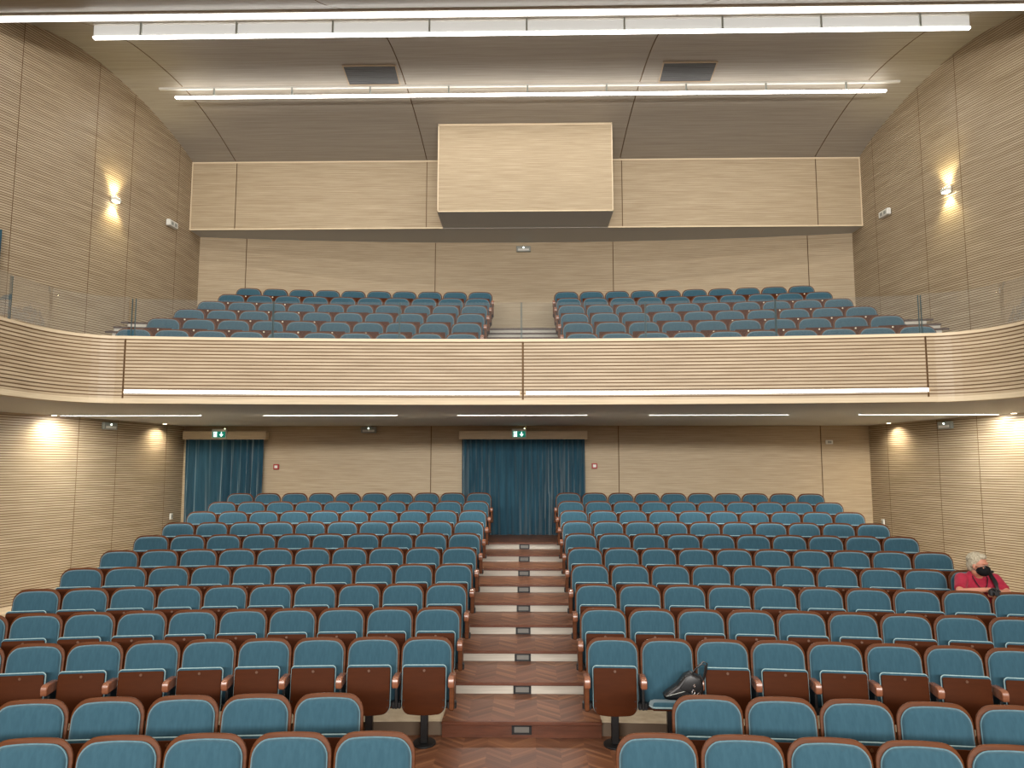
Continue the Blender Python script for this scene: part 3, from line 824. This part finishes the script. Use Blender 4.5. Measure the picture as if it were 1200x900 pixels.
# ---------------------------------------------------------------- curtains
def curtain_mb(x0, x1, z0, z1, seed, amp=.056, step=.018):
    rnd = random.Random(seed); n = int((x1-x0)/step); ph = 0; phs = []
    f = 2*PI/.17
    for i in range(n+1):
        ph += f*step*(1 + .45*math.sin(i*.051+seed) + rnd.uniform(-.1, .1)); phs.append(ph)
    zs = frange(z0, z1, 16); vs = []; fs = []
    for j, z in enumerate(zs):
        t = (z - z0)/(z1 - z0)
        for i in range(n+1):
            a = amp*(.55 + .65*(1-t)) * (1 + .3*math.sin(phs[i]*.31))
            y = a*math.sin(phs[i] + .5*math.sin(t*3 + i*.02)) + .012*math.sin(phs[i]*2.3 + 4*t)
            x = x0 + (x1-x0)*i/n + .012*(1-t)*math.sin(phs[i]*.5)
            vs.append((x, y, z))
    m = n+1
    for j in range(16):
        for i in range(n): fs.append((j*m+i, j*m+i+1, (j+1)*m+i+1, (j+1)*m+i))
    k = len(vs)
    # back sheet for thickness
    b = MB(); b.v = vs + [(x, y+.004, z) for x, y, z in vs]; b.f = fs + [tuple(q+k for q in f_[::-1]) for f_ in fs]
    b.m = [0]*len(b.f); return b
def curtain(x0, x1, z1, lab, seed):
    o = curtain_mb(x0-(x0+x1)/2, x1-(x0+x1)/2, 0, z1-1.195, seed).obj('curtain', M_CURT, smooth=80, loc=((x0+x1)/2, 16.985, 1.195))
    tag(o, lab, 'curtain', 'dark blue velvet curtains')
curtain(-7.52, -5.76, 3.30, 'dark blue pleated curtain closing the left rear doorway', 3)
curtain(-1.36, 1.34, 3.30, 'wide dark blue pleated curtain at the top of the central aisle', 8)
for x0, x1, lab in ((-7.56, -5.70, 'oak pelmet above the left curtain'), (-1.42, 1.40, 'oak pelmet above the central curtain')):
    t = thing('curtain_pelmet', lab + ' under the balcony', 'pelmet', ((x0+x1)/2, 16.9, 3.30), 0, 'pelmets above the curtains'); w = (x1-x0)/2
    b = MB(); b.box(-w, w, 0, .2, 0, .165, .004); b.obj('board', M_PELM, t, None)
    b = MB(); b.box(-w, w, .0, .2, -.014, 0); tag(b.obj('bottom_edge', M_EDGE, t, None), 'pale lower edge')
# curtain in the side doorway of the balcony, left
cd = curtain_mb(-.9, .9, 0, 2.78, 5)
o = cd.obj('curtain', M_CURT, smooth=80, loc=(-(wx(11.3)-.16), 11.3, 3.80)); o.rotation_euler = (0, 0, math.radians(90-15))
tag(o, 'dark blue curtain of the side doorway at the left end of the balcony', 'curtain', 'dark blue velvet curtains')

# ---------------------------------------------------------------- blobs (person, bag)
def ico(sub=2):
    import bmesh
    bm = bmesh.new(); bmesh.ops.create_icosphere(bm, subdivisions=sub, radius=1); vs = [v.co.copy() for v in bm.verts]; fs = [tuple(v.index for v in f.verts) for f in bm.faces]; bm.free(); return vs, fs
ICO = ico(3)
def capsule(b, p1, r1, p2, r2, n=16):
    p1, p2 = Vector(p1), Vector(p2)
    for p, r in ((p1, r1), (p2, r2)): b.add([p + v*r for v in ICO[0]], ICO[1])
    b.tube([p1, p2], [r1, r2], n)
def ell(b, c, r, rot=None):
    T = Matrix.Translation(c) @ (rot or Matrix.Identity(4)) @ Matrix.Diagonal((*r, 1)); b.add(ICO[0], ICO[1], T=T)
def remesh(b, voxel, smooth=6, name='m'):
    me = b.mesh(name, [], None); o = bpy.data.objects.new(name, me); col.objects.link(o)
    m = o.modifiers.new('r', 'REMESH'); m.mode = 'VOXEL'; m.voxel_size = voxel; m.use_smooth_shade = True
    s = o.modifiers.new('s', 'SMOOTH'); s.factor = .5; s.iterations = smooth
    dg = bpy.context.evaluated_depsgraph_get(); dg.update()
    out = bpy.data.meshes.new_from_object(o.evaluated_get(dg)); bpy.data.objects.remove(o); bpy.data.meshes.remove(me)
    out.polygons.foreach_set('use_smooth', [True]*len(out.polygons)); return out
def rmobj(b, name, mat, parent, voxel, smooth=6):
    me = remesh(b, voxel, smooth, name); me.materials.clear(); me.materials.append(mat); return mk(name, me, parent)

# the man: origin on the floor under his seat, -y forward
st = SEATS[(7, 1, 9)]
man = thing('person', 'grey-haired person in a red polo shirt and black face mask seated at right', 'person', st.location, st.rotation_euler[2])
skin = plain('skin', srgb(190, 132, 108), .5, .4); skin.node_tree.nodes['Principled BSDF'].inputs['Subsurface Weight'].default_value = .1
shirt = velvet('red_polo', srgb(148, 36, 56), srgb(168, 50, 70), .15, (12, 12, 12)); 
for n_ in shirt.node_tree.nodes:
    if n_.type == 'BSDF_PRINCIPLED': n_.inputs['Sheen Tint'].default_value = (1, .8, .8, 1)
HC = Vector((-.07, -.27, 1.085)); yaw = math.radians(48)        # head centre, face turned to +x
HR = Matrix.Translation(HC) @ Matrix.Rotation(yaw, 4, 'Z') @ Matrix.Rotation(math.radians(6), 4, 'X') @ Matrix.Diagonal((1.06, 1.06, 1.08, 1))
def hp(x, y, z): return HR @ Vector((x, y, z))
body = MB()
# head (local: -y is the face)
ell(body, hp(0, .01, .035), (.078, .098, .098), HR.to_3x3().to_4x4())
ell(body, hp(0, -.03, -.035), (.064, .072, .085), HR.to_3x3().to_4x4())
ell(body, hp(0, -.055, -.085), (.042, .04, .032), HR.to_3x3().to_4x4())
capsule(body, hp(0, -.098, .012), .010, hp(0, -.120, -.022), .016, 10)
for s in (-1, 1):
    ell(body, hp(s*.080, .012, -.005), (.012, .020, .033), HR.to_3x3().to_4x4())
    ell(body, hp(s*.038, -.074, -.02), (.026, .024, .022), HR.to_3x3().to_4x4())
    capsule(body, hp(s*.018, -.092, .036), .010, hp(s*.05, -.080, .036), .010, 10)
capsule(body, hp(0, .02, -.07), .055, (-.05, -.20, .95), .062)
# arms: picture-left arm rests on the seatback in front, forearm across
Ls, Le, Lw = (-.24, -.19, .905), (-.33, -.38, .775), (-.10, -.54, .83)
Rs, Re, Rw = (.13, -.19, .905), (.20, -.36, .775), (.03, -.52, .80)
for a, e, w in ((Ls, Le, Lw), (Rs, Re, Rw)):
    capsule(body, a, .055, e, .044); capsule(body, e, .043, w, .028)
# torso core, legs
capsule(body, (-.05, -.15, .86), .11, (0, .0, .58), .12)
for s in (-1, 1):
    capsule(body, (s*.1, 0, .55), .085, (s*.12, -.30, .52), .06); capsule(body, (s*.12, -.30, .52), .055, (s*.11, -.31, .12), .04)
# hands with fingers
for s, w in ((-1, Vector(Lw)), (1, Vector(Rw))):
    d = Vector((.75 if s < 0 else -.55, -.45, .05)).normalized(); side = Vector((0, 0, 1)).cross(d).normalized(); dn = Vector((0, 0, -1))
    palm = w + d*.05; capsule(body, w, .027, palm, .030); ell(body, palm + d*.01, (.040, .040, .022))
    for k, ln in enumerate((.040, .046, .043, .034)):
        base = palm + d*.030 + side*(-.030 + .020*k); m1 = base + d*ln*.7 + dn*.008; m2 = m1 + d*ln*.35 + dn*.028; m3 = m2 + dn*.018 - d*.012
        capsule(body, palm + side*(-.022+.015*k), .011, base, .0098, 8); capsule(body, base, .0098, m1, .009, 8); capsule(body, m1, .009, m2, .0085, 8); capsule(body, m2, .0085, m3, .0075, 8)
    th0 = w + d*.025 + side*(.025*s); th1 = th0 + d*.03 + side*(.022*s) + Vector((0, 0, .006)); th2 = th1 + d*.028
    capsule(body, th0, .013, th1, .011, 8); capsule(body, th1, .011, th2, .009, 8)
rmobj(body, 'body', skin, man, .0058, 5)
sh = MB()
capsule(sh, (-.05, -.14, .83), .145, (0, .0, .60), .160)
ell(sh, (-.05, -.16, .83), (.205, .135, .14)); ell(sh, (-.02, -.06, .68), (.19, .15, .16))
capsule(sh, (-.20, -.18, .905), .072, (.10, -.18, .905), .072)
capsule(sh, (-.11, -.18, .945), .072, (.01, -.18, .945), .072)
for a, e in ((Ls, Le), (Rs, Re)):
    a, e = Vector(a), Vector(e); capsule(sh, a, .080, a + (e-a)*.62, .068)
    cuff = a + (e-a)*.80; sh.tube([a + (e-a)*.55, cuff], [.069, .066], 20)
rmobj(sh, 'polo_shirt', shirt, man, .009, 4)
cl = MB(); cl.tube([(.085*math.cos(a) - .05, -.195 + .075*math.sin(a), .990 + .012*math.sin(a) - (.02 if math.sin(a) < -.5 else 0)) for a in frange(-.35*PI, 1.35*PI, 22)], [.014]*23, 8)
cl.obj('collar', shirt, man, 60)
tr_ = MB()
for s in (-1, 1):
    capsule(tr_, (s*.09, .02, .54), .105, (s*.125, -.30, .52), .080); capsule(tr_, (s*.125, -.30, .52), .078, (s*.11, -.32, .16), .055)
rmobj(tr_, 'trousers', plain('trouser_cloth', srgb(44, 46, 54), .8), man, .011, 4)
for s in (-1, 1):
    sb = MB(); capsule(sb, (s*.11, -.30, .055), .045, (s*.12, -.45, .04), .036); rmobj(sb, 'shoe', M_DARKPL, man, .009, 3)
hair = MB(); hr3 = HR.to_3x3().to_4x4()
ell(hair, hp(0, .030, .060), (.090, .098, .088), hr3); ell(hair, hp(0, .065, .0), (.078, .062, .085), hr3); ell(hair, hp(0, -.035, .105), (.062, .05, .034), hr3)
for s in (-1, 1): ell(hair, hp(s*.070, .035, .03), (.020, .045, .055), hr3)
rnd = random.Random(5)
for k in range(60):
    a, c = rnd.uniform(0, 2*PI), rnd.uniform(-.1, 1.4); v = Vector((math.cos(a)*math.cos(c)*.088, abs(math.sin(a))*math.cos(c)*.10 + .02, math.sin(c)*.085 + .055))
    if v.y < -.02 and v.z < .09: continue
    ell(hair, hp(*v), (.016, .016, .012), hr3)
rmobj(hair, 'hair', wood('grey_hair', srgb(128, 120, 100), srgb(196, 188, 166), (60, 60, 60), .8), man, .006, 2)
mk_ = MB(); ell(mk_, hp(0, -.053, -.046), (.077, .079, .066), hr3); ell(mk_, hp(0, -.086, -.034), (.044, .050, .052), hr3); ell(mk_, hp(0, -.06, -.035), (.066, .058, .048), hr3)
rmobj(mk_, 'face_mask', plain('mask_black', srgb(18, 18, 20), .8, .2), man, .006, 3)
for s in (-1, 1):
    lp = MB(); lp.tube([hp(s*.060, -.055, -.02), hp(s*.080, -.02, -.008), hp(s*.088, .015, .01), hp(s*.085, .03, -.02), hp(s*.075, .0, -.045), hp(s*.060, -.04, -.07)], .0028, 6); lp.obj('ear_loop', M_BLACK, man)
    ey = MB(); ell(ey, hp(s*.031, -.0865, .012), (.015, .008, .007), hr3); ey.obj('eye', plain('eye_dark', srgb(40, 30, 26), .3), man)
gl = MB()
for s in (-1, 1):
    gl.tube([hp(s*.033 + .021*math.cos(a), -.098 + .006*abs(math.cos(a)), .010 + .016*math.sin(a)) for a in frange(0, 2*PI, 14)[:-1]], .0018, 5, close=True)
    gl.tube([hp(s*.054, -.092, .014), hp(s*.078, -.02, .012), hp(s*.084, .015, .008)], .0018, 5)
gl.tube([hp(-.012, -.098, .014), hp(.012, -.098, .014)], .0018, 5); gl.obj('glasses', M_GREYBOX, man)
ln = MB(); ln.tube([(p[0]-.05, p[1], p[2]-.072) for p in ((-.075, -.17, 1.075), (-.085, -.28, 1.0), (-.05, -.318, .92), (.0, -.325, .86), (.05, -.318, .92), (.075, -.28, 1.0), (.07, -.17, 1.075))], .006, 6); ln.obj('lanyard', plain('lanyard_dark', srgb(40, 20, 30), .7), man)
bs = MB()
pts = [(p[0]-.075, p[1], p[2]-.072) for p in ((.10, .0, 1.04), (.125, -.12, 1.075), (.14, -.22, 1.06), (.165, -.295, .98), (.19, -.335, .88), (.21, -.33, .78))]
rings = []
for i, p in enumerate(pts): rings.append([(p[0]-.026, p[1], p[2]+.002), (p[0]+.026, p[1], p[2]-.006), (p[0]+.026, p[1]-.008, p[2]+.004), (p[0]-.026, p[1]-.008, p[2]+.012)])
bs.loft(rings); bs.box(.055, .115, -.24, -.20, .993, 1.023, .01)
bag_strap = bs.obj('shoulder_strap', M_BLACK, man, 60)
# camera with strap held in his hands
cam_t = thing('camera', 'black camera with hanging strap held in the hands of the person', 'camera', tuple(man.matrix_basis @ Vector((-.03, -.62, .81))), st.rotation_euler[2])
b = MB(); b.box(-.06, .06, -.03, .03, -.035, .035, .01); b.box(-.02, .02, -.02, .02, .035, .055, .006); b.obj('body', M_DARKPL, cam_t)
b = MB(); b.cyl((0, 0), .03, 0, .05, 20, T=Matrix.Translation((0, -.03, 0)) @ Matrix.Rotation(PI/2, 4, 'X'), ch=.004); b.obj('lens', M_BLACK, cam_t)
b = MB(); b.tube([(-.055, 0, .03), (-.03, -.02, .05), (.02, -.03, .03), (.055, -.03, -.04), (.075, -.025, -.12), (.085, -.02, -.20)], [.010]*6, 6); b.obj('strap', M_BLACK, cam_t)

# black handbag on the folded down seat
s10 = SEATS[(10, 1, 1)]
bagT = s10.matrix_basis
bag = thing('handbag', 'black leather handbag slumped on the folded down seat', 'handbag', tuple(s10.location + Vector((.10, -.16, .505))), s10.rotation_euler[2])
leather = plain('black_leather', srgb(20, 20, 22), .38, .5)
b = MB()
# slumped wedge: side outline in x-z, thickness in y
out = [(-.19, .0), (-.14, -.012), (.12, -.01), (.17, .03), (.185, .12), (.16, .20), (.06, .245), (.0, .215), (-.07, .13), (-.16, .065), (-.20, .03)]
b.slab(out[::1], -.09, .05, .03, back=True, k=4); 
bo = rmobj(b, 'body', leather, bag, .006, 1)
b = MB(); b.slab([(-.05, .10), (.10, .035), (.165, .12), (.13, .19), (.05, .225), (.0, .18)], -.102, -.088, .006, back=True, k=2); b.obj('flap', leather, bag)
for k, (ox, oy) in enumerate(((0, -.06), (.03, .02))):
    b = MB(); b.tube([(.06+ox, oy, .215), (.11+ox, oy, .28), (.165+ox, oy, .325), (.20+ox, oy, .31), (.19+ox, oy, .24), (.165+ox, oy, .16)], .008, 8); b.obj('handle', leather, bag)
b = MB(); b.tube([(-.18, -.092, .028), (-.08, -.094, .055), (.02, -.096, .085)], .005, 6); tag(b.obj('zip', plain('zip_grey', srgb(150, 150, 145), .3, .5, .7), bag), 'grey zip')
chrome = plain('chrome', srgb(225, 225, 225), .15, .5, 1)
for c, r in (((.075, -.108, .075), .022), ((.125, -.108, .055), .018), ((.085, -.108, .135), .012)):
    b = MB(); b.tube([(c[0] + r*math.cos(a)*.6, c[1], c[2] + r*math.sin(a)) for a in frange(0, 2*PI, 12)[:-1]], .0045, 6, close=True); b.obj('buckle', chrome, bag)

# ---------------------------------------------------------------- camera, world, view
cd_ = bpy.data.cameras.new('camera'); co = bpy.data.objects.new('view_camera', cd_); col.objects.link(co)
cd_.sensor_width = 36; cd_.lens = 27; cd_.clip_start = .05
co.location = (.084, 0, H); co.rotation_euler = (math.radians(90 + 6.09), 0, math.radians(1.15))
sc = bpy.context.scene; sc.camera = co
w = bpy.data.worlds.new('w'); sc.world = w; w.use_nodes = True
w.node_tree.nodes['Background'].inputs[0].default_value = (1, .93, .85, 1); w.node_tree.nodes['Background'].inputs[1].default_value = .05
sc.view_settings.view_transform = 'Standard'; sc.view_settings.look = 'None'; sc.view_settings.gamma = 1; sc.view_settings.use_curve_mapping = False
sc.view_settings.exposure = -0.13
